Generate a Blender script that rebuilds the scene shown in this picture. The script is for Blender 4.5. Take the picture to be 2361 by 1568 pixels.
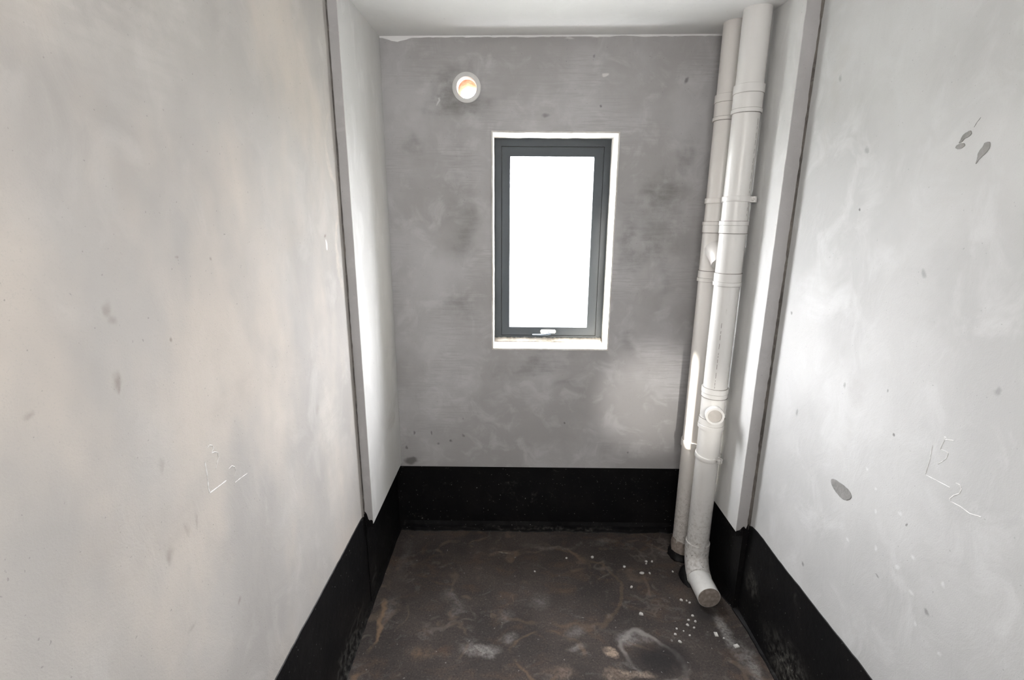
import bpy, bmesh, math, random
from mathutils import Vector, Matrix, noise

random.seed(7)
for o in list(bpy.data.objects):
    bpy.data.objects.remove(o)
SC = bpy.context.scene
COL = SC.collection

# ------------------------------------------------------------------ camera
cd = bpy.data.cameras.new('camera')
cd.sensor_fit = 'HORIZONTAL'; cd.sensor_width = 36.0
cd.lens = 1132.63 / 2361.0 * 36.0
cd.clip_start = 0.01; cd.clip_end = 2000
cam = bpy.data.objects.new('camera', cd); COL.objects.link(cam)
ya = Vector((9.5, 284.0, -1132.63)).normalized()          # world depth axis seen in camera axes
za = -Vector((-32.5, -4516.0, -1132.63)).normalized()     # world up seen in camera axes
za = (za - ya * za.dot(ya)).normalized()
xa = ya.cross(za)
cam.matrix_world = Matrix.Translation((0, 0, 1.85)) @ Matrix((xa, ya, za)).to_4x4()
SC.camera = cam

# ------------------------------------------------------------------ world, sun, light, exposure
SC.view_settings.view_transform = 'Standard'
SC.view_settings.look = 'None'
SC.view_settings.gamma = 1.0
SC.view_settings.use_curve_mapping = False
SC.view_settings.exposure = 0.02
W = bpy.data.worlds.new('overcast_sky'); SC.world = W; W.use_nodes = True
bgn = W.node_tree.nodes['Background']
bgn.inputs[0].default_value = (0.97, 0.975, 1.0, 1); bgn.inputs[1].default_value = 70.0

sd = bpy.data.lights.new('sun', 'SUN'); sd.energy = 110.0; sd.angle = math.radians(2.0); sd.color = (1.0, 0.93, 0.82)
sun = bpy.data.objects.new('sun', sd); COL.objects.link(sun)
sun.rotation_euler = Vector((0.78, -0.39, -0.86)).to_track_quat('-Z', 'Y').to_euler()
sun.location = (-3, 5, 5)

pd = bpy.data.lights.new('window_portal', 'AREA'); pd.shape = 'RECTANGLE'; pd.size = 0.66; pd.size_y = 1.14
pd.cycles.is_portal = True
po = bpy.data.objects.new('window_portal', pd); COL.objects.link(po)
po.location = (0.192, 2.865, 1.70); po.rotation_euler = (math.radians(-90), 0, 0)

# fill light added behind the camera, hung high to brighten upper walls
dd = bpy.data.lights.new('rear_fill', 'AREA'); dd.shape = 'RECTANGLE'; dd.size = 0.9; dd.size_y = 0.9
dd.energy = 36.0; dd.color = (1.0, 0.97, 0.93)
do = bpy.data.objects.new('rear_fill', dd); COL.objects.link(do)
do.location = (0.0, -0.75, 2.15); do.rotation_euler = (math.radians(90), 0, 0)

# spot added behind the camera for the bright patch low on the back wall
gd = bpy.data.lights.new('patch_spot', 'SPOT'); gd.energy = 280.0; gd.spot_size = math.radians(14.0); gd.spot_blend = 1.0; gd.shadow_soft_size = 0.03; gd.color = (1.0, .96, .90)
go = bpy.data.objects.new('patch_spot', gd); COL.objects.link(go); go.location = (0.55, -0.60, 1.40)
go.rotation_euler = (Vector((0.78, 2.606, 0.86)) - Vector(go.location)).to_track_quat('-Z', 'Y').to_euler()

# ------------------------------------------------------------------ helpers
def link(name, me, mat=None, parent=None, smooth=False):
    o = bpy.data.objects.new(name, me); COL.objects.link(o)
    if mat: me.materials.append(mat)
    if smooth:
        for p in me.polygons: p.use_smooth = True
    if parent: o.parent = parent
    return o

def from_bm(name, bm, mat=None, parent=None, smooth=False, sharp=None):
    bmesh.ops.recalc_face_normals(bm, faces=bm.faces[:])
    if smooth and sharp is not None:
        for f in bm.faces: f.smooth = True
        for e in bm.edges:
            if len(e.link_faces) == 2 and e.calc_face_angle() > math.radians(sharp): e.smooth = False
    me = bpy.data.meshes.new(name); bm.to_mesh(me); bm.free()
    return link(name, me, mat, parent, smooth and sharp is None)

def structure(o):
    o['kind'] = 'structure'; return o

def tag(o, label, cat, group=None):
    o['label'] = label; o['category'] = cat
    if group: o['group'] = group
    return o

def empty(name, loc=(0, 0, 0)):
    o = bpy.data.objects.new(name, None); COL.objects.link(o); o.location = loc; o.empty_display_size = 0.05
    return o

def keep(child, root):
    """parent a mesh built in world coordinates under a root that is not at the origin"""
    child.parent = root
    child.matrix_parent_inverse = Matrix.Translation(root.location).inverted()
    return child

def box(bm, x0, x1, y0, y1, z0, z1):
    v = [bm.verts.new(p) for p in ((x0, y0, z0), (x1, y0, z0), (x1, y1, z0), (x0, y1, z0), (x0, y0, z1), (x1, y0, z1), (x1, y1, z1), (x0, y1, z1))]
    for q in ((0, 3, 2, 1), (4, 5, 6, 7), (0, 1, 5, 4), (1, 2, 6, 5), (2, 3, 7, 6), (3, 0, 4, 7)):
        bm.faces.new([v[i] for i in q])
    return v

def loft(bm, rings, closed=True, caps=True):
    """rings: list of lists of points (closed profile each)"""
    R = [[bm.verts.new(p) for p in r] for r in rings]
    n = len(R[0])
    for a, b in zip(R, R[1:]):
        for i in range(n if closed else n - 1):
            j = (i + 1) % n
            bm.faces.new((a[i], a[j], b[j], b[i]))
    if caps:
        bm.faces.new(R[0]); bm.faces.new(list(reversed(R[-1])))
    return R

def ring(c, ax, r, n=48, ref=Vector((1, 0, 0))):
    ax = Vector(ax).normalized()
    u = (ref - ax * ref.dot(ax)).normalized(); v = ax.cross(u)
    return [Vector(c) + (u * math.cos(2 * math.pi * k / n) + v * math.sin(2 * math.pi * k / n)) * r for k in range(n)]

def turned(bm, origin, axis, profile, n=48, ref=Vector((1, 0, 0)), wob=0.0):
    """profile: (distance along axis, radius) pairs"""
    axis = Vector(axis).normalized(); origin = Vector(origin)
    rings = []
    for d, r in profile:
        rg = ring(origin + axis * d, axis, r, n, ref)
        if wob:
            rg = [p + (p - (origin + axis * d)).normalized() * wob * noise.noise(p * 40) + axis * wob * noise.noise(p * 31 + Vector((5, 3, 1))) for p in rg]
        rings.append(rg)
    loft(bm, rings)

def sweep(bm, pts, radii, n=40):
    pts = [Vector(p) for p in pts]
    rings = []
    for i, p in enumerate(pts):
        a = pts[max(i - 1, 0)]; b = pts[min(i + 1, len(pts) - 1)]
        rings.append(ring(p, b - a, radii[i], n, Vector((1, 0, 0))))
    loft(bm, rings)

# ------------------------------------------------------------------ materials
class Mat:
    def __init__(s, name, rough=0.9, spec=0.3):
        s.m = bpy.data.materials.new(name); s.m.use_nodes = True
        s.t = s.m.node_tree; s.n = s.t.nodes; s.l = s.t.links
        s.b = s.n['Principled BSDF']
        s.b.inputs['Roughness'].default_value = rough
        s.b.inputs['Specular IOR Level'].default_value = spec
        g = s.n.new('ShaderNodeNewGeometry'); s.pos = g.outputs['Position']
    def mapped(s, scale, loc=(0, 0, 0)):
        m = s.n.new('ShaderNodeMapping'); m.inputs['Scale'].default_value = scale; m.inputs['Location'].default_value = loc
        s.l.new(s.pos, m.inputs['Vector']); return m.outputs[0]
    def noise(s, scale, detail=4, rough=0.55, vec=None, dist=0.0):
        t = s.n.new('ShaderNodeTexNoise'); t.inputs['Scale'].default_value = scale
        t.inputs['Detail'].default_value = detail; t.inputs['Roughness'].default_value = rough; t.inputs['Distortion'].default_value = dist
        s.l.new(vec if vec else s.pos, t.inputs['Vector']); return t.outputs['Fac']
    def ramp(s, fac, a, b, lo=0.0, hi=1.0):
        r = s.n.new('ShaderNodeMapRange'); r.interpolation_type = 'SMOOTHSTEP'
        r.inputs['From Min'].default_value = a; r.inputs['From Max'].default_value = b
        r.inputs['To Min'].default_value = lo; r.inputs['To Max'].default_value = hi
        s.l.new(fac, r.inputs['Value']); return r.outputs[0]
    def math(s, op, a, b=None):
        m = s.n.new('ShaderNodeMath'); m.operation = op
        for i, v in enumerate((a, b)):
            if v is None: continue
            if isinstance(v, (int, float)): m.inputs[i].default_value = v
            else: s.l.new(v, m.inputs[i])
        return m.outputs[0]
    def mix(s, fac, a, b):
        m = s.n.new('ShaderNodeMix'); m.data_type = 'RGBA'
        if isinstance(fac, (int, float)): m.inputs[0].default_value = fac
        else: s.l.new(fac, m.inputs[0])
        for i, v in ((6, a), (7, b)):
            if isinstance(v, tuple): m.inputs[i].default_value = (*v, 1)
            else: s.l.new(v, m.inputs[i])
        return m.outputs[2]
    def color(s, c):
        if isinstance(c, tuple): s.b.inputs['Base Color'].default_value = (*c, 1)
        else: s.l.new(c, s.b.inputs['Base Color'])
    def bump(s, h, strength=0.3, dist=0.002, prev=None):
        b = s.n.new('ShaderNodeBump'); b.inputs['Strength'].default_value = strength; b.inputs['Distance'].default_value = dist
        s.l.new(h, b.inputs['Height'])
        if prev: s.l.new(prev, b.inputs['Normal'])
        s.l.new(b.outputs[0], s.b.inputs['Normal']); return b.outputs[0]
    def warped(s, scale=14, amt=0.02):
        t = s.n.new('ShaderNodeTexNoise'); t.inputs['Scale'].default_value = scale; t.inputs['Detail'].default_value = 4
        s.l.new(s.pos, t.inputs['Vector'])
        a = s.n.new('ShaderNodeVectorMath'); a.operation = 'SUBTRACT'; s.l.new(t.outputs['Color'], a.inputs[0]); a.inputs[1].default_value = (.5, .5, .5)
        b = s.n.new('ShaderNodeVectorMath'); b.operation = 'MULTIPLY_ADD'; s.l.new(a.outputs[0], b.inputs[0])
        b.inputs[1].default_value = (amt * 2,) * 3; s.l.new(s.pos, b.inputs[2])
        return b.outputs[0]
    def spot(s, vec, c, r, soft=0.5):
        """1 inside an ellipsoid about c with radii r, fading to 0 at its rim"""
        a = s.n.new('ShaderNodeVectorMath'); a.operation = 'SUBTRACT'; s.l.new(vec, a.inputs[0]); a.inputs[1].default_value = c
        b = s.n.new('ShaderNodeVectorMath'); b.operation = 'DIVIDE'; s.l.new(a.outputs[0], b.inputs[0]); b.inputs[1].default_value = r
        d = s.n.new('ShaderNodeVectorMath'); d.operation = 'LENGTH'; s.l.new(b.outputs[0], d.inputs[0])
        return s.ramp(d.outputs['Value'], 1.0, 1.0 - soft)
    def band(s, vec, c, r, w, soft):
        """a thin outline along the rim of an ellipsoid: the dried edge of a puddle"""
        a = s.n.new('ShaderNodeVectorMath'); a.operation = 'SUBTRACT'; s.l.new(vec, a.inputs[0]); a.inputs[1].default_value = c
        b = s.n.new('ShaderNodeVectorMath'); b.operation = 'DIVIDE'; s.l.new(a.outputs[0], b.inputs[0]); b.inputs[1].default_value = r
        d = s.n.new('ShaderNodeVectorMath'); d.operation = 'LENGTH'; s.l.new(b.outputs[0], d.inputs[0])
        e = s.math('ABSOLUTE', s.math('SUBTRACT', d.outputs['Value'], 1.0))
        return s.ramp(e, w + soft, w)

def plaster(name, base, dark, light, patch=1.6, warm=None, stains=(), fine=420, speck=0.12, rough=0.92, trowel=0.0, drag=(1, 1, 1)):
    M = Mat(name, rough, 0.25)
    big = M.noise(patch, 5, 0.55, M.mapped(drag))
    mid = M.noise(patch * 4.5, 6, 0.6, M.mapped(drag, (3, 1, 2)), 0.6)
    c = M.mix(M.ramp(big, 0.38, 0.66), dark, base)
    c = M.mix(M.math('MULTIPLY', M.ramp(mid, 0.48, 0.72), 0.6), c, light)
    if warm:
        c = M.mix(M.math('MULTIPLY', M.ramp(M.noise(2.3, 4, .6, M.mapped((1, 1, .6), (9, 4, 1))), .42, .7), 0.7), c, warm)
    if trowel:
        tl = M.noise(1.0, 3, 0.6, M.mapped((9, 9, 170)))
        mask = M.ramp(M.noise(3.1, 3, .5, M.mapped((1, 1, 1), (2, 7, 5))), .47, .6)
        c = M.mix(M.math('MULTIPLY', M.math('MULTIPLY', M.ramp(tl, .45, .62), mask), trowel), c, dark)
    fn = M.noise(fine, 2, 0.6)
    c = M.mix(M.math('MULTIPLY', M.ramp(fn, 0.55, 0.75), speck), c, dark)
    sp = M.noise(130, 1, 0.5)
    c = M.mix(M.math('MULTIPLY', M.ramp(sp, 0.74, 0.80), 0.5), c, tuple(x * .55 for x in dark))
    if stains:
        wv = M.warped(22, 0.018); wb = M.warped(4.5, 0.19)
        pat = M.math('MULTIPLY', M.ramp(M.noise(6.5, 6, .62, M.mapped((1, 1, 1), (4, 4, 1))), .34, .60, .15, 1.0), M.ramp(M.noise(1, 4, .6, M.mapped((7, 7, 45), (1, 2, 3))), .35, .6, .6, 1.0))
        for (cc, r, col, st, soft) in stains:
            big_ = max(v for v in r if v != 1) > .09
            f = M.math('MULTIPLY', M.spot(wb if big_ else wv, cc, r, soft), st)
            if big_: f = M.math('MULTIPLY', f, pat)
            c = M.mix(f, c, col)
    M.color(c)
    b = M.bump(mid, 0.35, 0.006)
    M.bump(fn, 0.25, 0.0012, b)
    return M.m

YB = 2.606
bw_dark = (0.345, 0.337, 0.335); bw_spot = (0.155, 0.15, 0.146)
back_stains_tones = [
    ((-0.30, YB, 2.40), (0.13, 1, 0.12), bw_spot, 0.61, .8), ((-0.17, YB, 2.38), (0.11, 1, 0.10), bw_spot, 0.51, .8),
    ((-0.245, YB, 2.46), (0.13, 1, 0.13), bw_spot, 0.43, .7),
    ((0.70, YB, 1.98), (0.12, 1, 0.16), bw_spot, 0.65, .8), ((0.66, YB, 1.70), (0.16, 1, 0.15), bw_spot, 0.51, .8),
    ((0.85, YB, 2.15), (0.10, 1, 0.25), bw_spot, 0.51, .8), ((0.60, YB, 1.25), (0.10, 1, 0.16), bw_spot, 0.32, .9),
    ((-0.22, YB, 1.75), (0.09, 1, 0.25), bw_spot, 0.43, .9), ((-0.32, YB, 1.38), (0.16, 1, 0.13), bw_spot, 0.51, .9),
    ((0.12, YB, 1.06), (0.30, 1, 0.07), bw_spot, 0.51, .9), ((0.30, YB, 0.92), (0.12, 1, 0.05), bw_spot, 0.36, .9),
    ((-0.55, YB, 2.20), (0.10, 1, 0.10), bw_spot, 0.43, .8), ((-0.05, YB, 1.0), (0.18, 1, 0.10), bw_spot, 0.29, .9),
    ((-0.60, YB, 0.465), (0.05, 1, 0.03), (0.09, 0.085, 0.082), 0.7, .6),
    ((0.80, YB, 1.75), (0.12, 1, 0.55), bw_spot, 0.40, .9), ((0.66, YB, 1.85), (0.16, 1, 0.35), bw_spot, 0.40, .9), ((-.28, YB, 1.9), (.12, 1, .5), bw_spot, .30, .9),  # tall, broad darker areas beside the window and the pipes
    ((0.10, YB, 2.33), (0.35, 1, 0.10), (0.56, 0.55, 0.56), 0.35, .9),
    ((-0.50, YB, 2.35), (0.14, 1, 0.10), (0.56, 0.55, 0.56), 0.30, .9),
]
for (x, z, rx, rz, st) in [(-.57, .641, .008, .016, .7), (-.475, .642, .009, .016, .7), (-.364, .597, .008, .013, .75), (-.293, .628, .007, .012, .6),
                           (-.44, .577, .009, .012, .6), (-.625, .545, .010, .020, .7), (-.287, .732, .006, .011, .5), (.282, .712, .008, .008, .8),
                           (.366, 2.595, .010, .012, .5), (.813, 2.492, .014, .022, .75), (.406, 2.38, .008, .01, .7), (.66, .53, .01, .008, .6), (.14, 2.335, .03, .012, .5)]:
    back_stains_tones.append(((x, YB, z), (rx, 1, rz), (0.07, 0.07, 0.067), st * .85, .8))
back_stains_tones += [((0.426, YB, 2.517), (0.020, 1, 0.010), (0.62, 0.62, 0.60), .9, .5), ((-.386, YB, 2.392), (0.006, 1, 0.024), (0.60, 0.60, 0.60), .7, .5),
                ((.25, YB, 2.668), (0.03, 1, 0.006), (0.7, 0.7, 0.69), .4, .6)]
m_back = plaster('grey_cement_render', (0.44, 0.434, 0.440), bw_dark, (0.50, 0.494, 0.502), 2.0, None, back_stains_tones, 330, 0.35, 0.9, 0.6)
m_step = plaster('grey_cement_edge', (0.42, 0.41, 0.412), (0.38, 0.371, 0.37), (0.45, 0.44, 0.442), 4, None, (), 300, 0.2)
m_alcove = plaster('pale_cement_render', (0.62, 0.62, 0.615), (0.54, 0.54, 0.535), (0.66, 0.66, 0.655), 2.2, None,
                   [((-.657, 2.45, .80), (1, .25, .10), (0.38, .376, .372), .5, .7), ((-.657, 2.50, 1.15), (1, .1, .3), (.42, .42, .416), .35, .9),
                    ((-.657, 2.05, .63), (1, .05, .03), (.6, .6, .6), .4, .8)], 400, 0.2, drag=(1, 1, .45))
brn = (0.17, 0.14, 0.115)
left_stains_light = [((-.698, y, z), (1, ry, rz), brn, st * .75, .95) for (y, z, ry, rz, st) in
               [(.826, 1.695, .012, .020, .45), (.832, 1.672, .010, .016, .4), (.812, 1.567, .013, .022, .65), (.816, 1.552, .008, .014, .5), (.959, 1.596, .007, .008, .8),
                (.858, 1.177, .014, .034, .5), (.915, 1.192, .008, .030, .35), (.944, 1.195, .007, .030, .35), (.877, 1.366, .012, .02, .3), (1.048, .891, .012, .010, .5),
                (.653, 1.57, .012, .010, .35), (1.831, 1.776, .015, .012, .7), (1.014, 1.767, .006, .006, .5), (1.13, 1.75, .006, .006, .6), (1.62, 1.18, .02, .03, .25), (.88, .98, .02, .01, .3)]]
left_stains_light += [((-.698, 1.836, 1.742), (1, .010, .022), (.8, .8, .78), .9, .4), ((-.698, 1.6, 1.80), (1, .18, .12), (.42, .385, .345), .35, .9),
                ((-.698, 1.2, 1.45), (1, .35, .18), (.37, .34, .31), .40, .9), ((-.698, .8, 1.25), (1, .3, .10), (.37, .34, .31), .35, .9),
                ((-.698, 1.97, 1.9), (1, .035, .5), (.60, .55, .48), .5, .8), ((-.698, 1.75, 1.0), (1, .12, .35), (.60, .57, .53), .35, .9),
                ((-.698, .9, 2.3), (1, .5, .35), (.62, .60, .57), .45, .9)]  # paler tone painted high on the wall in place of stronger light
m_left = plaster('warm_pale_putty', (0.425, 0.409, 0.391), (0.36, 0.346, 0.331), (0.46, 0.445, 0.429), 1.5, (0.53, 0.48, 0.43), left_stains_light, 300, 0.34, drag=(1, 1, .8))
blk = (0.12, 0.115, 0.11)
right_stains = [((1.101, y, z), (1, ry, rz), blk, st, .7) for (y, z, ry, rz, st) in
                [(1.637, 1.884, .008, .008, .8), (1.935, 1.489, .010, .010, .6), (1.338, 1.710, .010, .018, .4), (1.374, 1.363, .006, .010, .5), (1.326, 1.247, .006, .006, .8),
                 (1.068, 1.474, .012, .016, .35), (1.217, 1.021, .006, .006, .7), (1.616, 0.577, .012, .012, .6), (1.651, 2.065, .014, .012, .35), (1.850, 2.316, .008, .014, .35),
                 (1.101, 0.832, .010, .012, .5), (1.801, 1.116, .01, .02, .4), (1.566, 1.312, .01, .014, .4), (1.272, 0.803, .012, .006, .5)]]
right_stains += [((1.101, 1.321, 1.654), (1, .22, .14), (.40, .398, .392), .45, .9), ((1.101, 1.517, 1.263), (1, .07, .18), (.42, .415, .41), .4, .9),
                 ((1.101, 1.321, 1.899), (1, .3, .18), (.45, .448, .44), .35, .9), ((1.101, 1.762, 1.556), (1, .2, .15), (.62, .625, .63), .4, .9),
                 ((1.101, 1.859, 2.339), (1, .05, .5), (.45, .44, .425), .4, .9), ((1.101, 1.077, 1.214), (1, .35, .35), (.44, .442, .445), .35, .9)]
right_stains += [((1.101, y, z), (1, .010, .010), (.72, .73, .73), .45, .9) for y, z in
                 [(1.390, 1.096), (1.331, 0.989), (1.302, 0.881), (1.214, 0.881), (1.155, 0.852), (1.125, 0.773), (1.077, 0.940), (1.243, 1.038), (1.351, 1.057), (1.037, 0.764), (1.174, 0.950), (1.419, 0.822)]]
m_right = plaster('cool_pale_putty', (0.52, 0.522, 0.52), (0.435, 0.436, 0.433), (0.56, 0.564, 0.564), 1.7, None, right_stains, 320, 0.30, drag=(1, 1, .8))
m_raw = plaster('rough_brown_render_edge', (0.17, 0.155, 0.14), (0.09, 0.083, 0.078), (0.24, 0.225, 0.205), 9, None, (), 240, 0.4)
m_ceil = plaster('white_ceiling_paint', (0.80, 0.80, 0.795), (0.76, 0.76, 0.755), (0.82, 0.82, 0.815), 1.2, None, (), 300, 0.05)
m_reveal = plaster('white_reveal_putty', (0.62, 0.61, 0.58), (0.50, 0.475, 0.44), (0.68, 0.675, 0.66), 9, None, (), 260, 0.1)
m_mortar = plaster('crumbly_sealing_mortar', (0.52, 0.49, 0.45), (0.36, 0.33, 0.29), (0.62, 0.6, 0.56), 18, None, (), 260, 0.3)
m_patch = plaster('bare_grey_render_patch', (0.255, 0.25, 0.242), (0.20, 0.197, 0.19), (0.285, 0.28, 0.275), 18, None, (), 300, 0.25)
m_chalk = plaster('white_chalk', (0.78, 0.78, 0.77), (0.62, 0.61, 0.6), (0.82, 0.82, 0.82), 60, None, (), 500, 0.3)
m_chip = plaster('white_plaster_crumb', (0.55, 0.54, 0.52), (0.40, 0.39, 0.37), (0.6, 0.6, 0.58), 60, None, (), 500, 0.2)

# concrete floor, dark and damp-stained
F = Mat('stained_dark_concrete', 0.82, 0.28)
c = F.mix(F.ramp(F.noise(3.0, 6, .6), .35, .65), (0.034, 0.029, 0.027), (0.058, 0.048, 0.043))
c = F.mix(F.math('MULTIPLY', F.ramp(F.noise(5.5, 6, .62, F.mapped((1, 1.6, 1), (4, 2, 0)), 1.2), .50, .74), .55), c, (0.095, 0.060, 0.040))
c = F.mix(F.math('MULTIPLY', F.ramp(F.noise(7.5, 7, .6, F.mapped((1, 1.4, 1), (8, 1, 0)), 1.6), .56, .74), .6), c, (0.115, 0.107, 0.103))
c = F.mix(F.math('MULTIPLY', F.ramp(F.noise(130, 4, .7), .48, .66), .6), c, (0.016, 0.014, 0.014))
c = F.mix(F.math('MULTIPLY', F.ramp(F.noise(110, 4, .7, F.mapped((1, 1, 1), (3, 8, 1))), .52, .70), .35), c, (0.16, 0.125, 0.105))
wf = F.warped(9, 0.055)
grain = F.math('MULTIPLY', F.ramp(F.noise(75, 5, .7), .34, .62, .25, 1.0), F.ramp(F.noise(15, 5, .6), .36, .60, .35, 1.0))
pale = (0.26, 0.245, 0.235); rust = (0.26, 0.17, 0.10)
for (x, y, rx, ry, col, st, soft) in [
    (-.14, 1.765, .12, .045, pale, .75, .7), (-.02, 1.83, .05, .05, pale, .55, .8), (-.04, 1.96, .09, .05, pale, .25, .9),
    (.43, 1.765, .05, .035, (.40, .31, .24), .8, .5), (.44, 1.655, .10, .04, (.40, .31, .24), .7, .6), (.56, 1.66, .06, .03, (.38, .30, .24), .6, .6),
    (.285, 1.79, .06, .03, pale, .55, .8), (.285, 1.88, .07, .05, pale, .40, .9), (.20, 1.65, .11, .05, (.30, .22, .17), .45, .9),
    (.55, 1.85, .10, .055, (.20, .19, .185), .75, .5), (.52, 2.515, .10, .03, pale, .35, .9), (.22, 2.46, .22, .025, (.26, .23, .2), .40, .9),
    (-.05, 2.41, .045, .008, (.55, .5, .4), .75, .6), (.12, 2.055, .09, .06, pale, .28, .9), (-.27, 2.0, .07, .07, pale, .28, .9),
    (-.60, 1.99, .05, .14, pale, .35, .9), (-.33, 2.08, .05, .05, pale, .3, .9), (-.40, 1.75, .08, .05, (.26, .17, .10), .35, .9),
    (.98, 1.86, .045, .22, (.30, .29, .28), .65, .8), (1.03, 1.70, .05, .16, (.27, .26, .25), .6, .8), (.90, 2.42, .12, .06, pale, .25, .9),
    (-.60, 2.35, .05, .22, (.12, .11, .105), .6, .9)]:
    c = F.mix(F.math('MULTIPLY', F.math('MULTIPLY', F.spot(wf, (x, y, 0), (rx, ry, 1), soft), st), grain), c, col)
wl = F.warped(3.5, 0.16)
def rim(sc, off, w, a, b, col, st):     # broken dried water lines
    global c
    n1 = F.noise(sc, 3, .55, F.mapped((1, 1, 1), off), .4)
    ln = F.ramp(F.math('ABSOLUTE', F.math('SUBTRACT', n1, .5)), w, w * .15)
    mk = F.ramp(F.noise(4.2, 4, .6, F.mapped((1, 1, 1), (off[1], off[0], 2))), a, b)
    c = F.mix(F.math('MULTIPLY', F.math('MULTIPLY', ln, mk), st), c, col)
rim(2.2, (3, 1, 0), .022, .50, .62, (.20, .145, .105), .25)
rim(3.4, (7, 5, 0), .020, .52, .64, (.20, .18, .16), .22)
for (x, y, rx, ry, col, st, w, soft) in [(-.78, 1.80, .19, .30, rust, .55, .01, .07), (.60, 1.76, .15, .11, (.27, .25, .24), .5, .02, .16), (.16, 1.70, .15, .13, rust, .22, .01, .10), (.20, 2.16, .34, .28, rust, .14, .01, .05)]:
    c = F.mix(F.math('MULTIPLY', F.math('MULTIPLY', F.band(wl, (x, y, 0), (rx, ry, 1), w, soft), F.ramp(F.noise(5, 3, .5, F.mapped((1, 1, 1), (1, 6, 4))), .40, .56)), st), c, col)
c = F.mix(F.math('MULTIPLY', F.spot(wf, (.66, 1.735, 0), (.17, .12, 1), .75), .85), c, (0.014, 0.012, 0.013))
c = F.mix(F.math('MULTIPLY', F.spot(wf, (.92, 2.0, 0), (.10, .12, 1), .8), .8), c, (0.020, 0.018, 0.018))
c = F.mix(F.math('MULTIPLY', F.ramp(F.noise(55, 2, .5), .70, .76), .45), c, (0.30, 0.29, 0.28))
F.color(c)
fb = F.bump(F.noise(14, 6, .6), .35, .008)
F.bump(F.noise(190, 3, .6), .35, .002, fb)
m_floor = F.m

# black bitumen coating
T = Mat('black_bitumen', 0.55, 0.16)
c = T.mix(T.ramp(T.noise(6, 5, .6), .4, .7), (0.0045, 0.0045, 0.0052), (0.0075, 0.007, 0.0075))
dust = T.math('MULTIPLY', T.ramp(T.noise(9, 6, .68, T.mapped((1, 1, 1), (3, 3, 3)), .8), .56, .78), T.ramp(T.noise(70, 4, .65), .45, .75))
wt = T.warped(14, .03)
for (p, r, s_) in [((1.10, 1.93, .22), (.2, .10, .08), .8), ((1.10, 1.55, .10), (.2, .30, .16), 1.0), ((-.69, 1.70, .05), (.2, .38, .12), .8), ((-.69, 2.1, .1), (.2, .08, .12), .6), ((.2, 2.615, .018), (.8, .022, .012), .9)]:
    dust = T.math('MAXIMUM', dust, T.math('MULTIPLY', T.math('MULTIPLY', T.spot(wt, p, r, .9), T.ramp(T.noise(45, 5, .7), .40, .72)), s_))
c = T.mix(T.math('MULTIPLY', dust, .55), c, (0.17, 0.165, 0.15))
c = T.mix(T.math('MULTIPLY', T.ramp(T.noise(120, 1, .5, T.mapped((1, 1, 1), (1, 8, 2))), .755, .79), .7), c, (0.30, 0.31, 0.29))
T.color(c)
T.l.new(T.ramp(dust, 0, .5, .50, .85), T.b.inputs['Roughness'])
tb = T.bump(T.noise(24, 5, .6), .25, .006); T.bump(T.noise(300, 2, .6), .2, .0012, tb)
m_tar = T.m

def pipe_mat(name, col, dirt):
    P = Mat(name, 0.32, 0.45)
    c = P.mix(P.math('MULTIPLY', P.ramp(P.noise(1, 5, .6, P.mapped((30, 30, 3))), .5, .75), .25), col, (0.60, 0.575, 0.54))
    sx = P.noise(1, 4, .7, P.mapped((150, 150, 14), (2, 0, 0)))
    c = P.mix(P.math('MULTIPLY', P.ramp(sx, .70, .76), .55), c, (0.16, 0.15, 0.14))
    z = P.n.new('ShaderNodeSeparateXYZ'); P.l.new(P.pos, z.inputs[0])
    low = P.ramp(z.outputs['Z'], .62, .08)
    gr = P.math('MULTIPLY', low, P.ramp(P.noise(60, 5, .65), .40, .70))
    c = P.mix(P.math('MULTIPLY', gr, dirt), c, (0.30, 0.265, 0.235))
    sp = P.math('MULTIPLY', P.ramp(z.outputs['Z'], .55, .15), P.ramp(P.noise(95, 3, .6, P.mapped((1, 1, 1), (6, 2, 4))), .62, .68))
    c = P.mix(P.math('MULTIPLY', sp, 1.25 * dirt), c, (0.07, 0.062, 0.055))
    P.color(c)
    P.l.new(P.ramp(gr, 0, .6, .32, .75), P.b.inputs['Roughness'])
    P.bump(P.noise(90, 3, .6), .08, .001)
    return P.m
m_pipe = pipe_mat('white_pvc', (0.66, 0.65, 0.635), .6)
m_stub = pipe_mat('clean_white_pvc', (0.72, 0.715, 0.70), .05)
m_pipe2 = pipe_mat('ivory_pvc', (0.62, 0.595, 0.57), .6)
E_ = Mat('dusty_cap', .8, .3)
E_.color(E_.mix(E_.ramp(E_.noise(60, 5, .65), .40, .66), (0.24, 0.205, 0.18), (0.36, 0.305, 0.27))); E_.bump(E_.noise(200, 3, .6), .2, .001)
m_cap = E_.m
G_ = Mat('grime_line', .9, .2); G_.color(G_.mix(G_.noise(200, 2), (.12, .11, .10), (.28, .26, .24))); m_grime = G_.m

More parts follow.
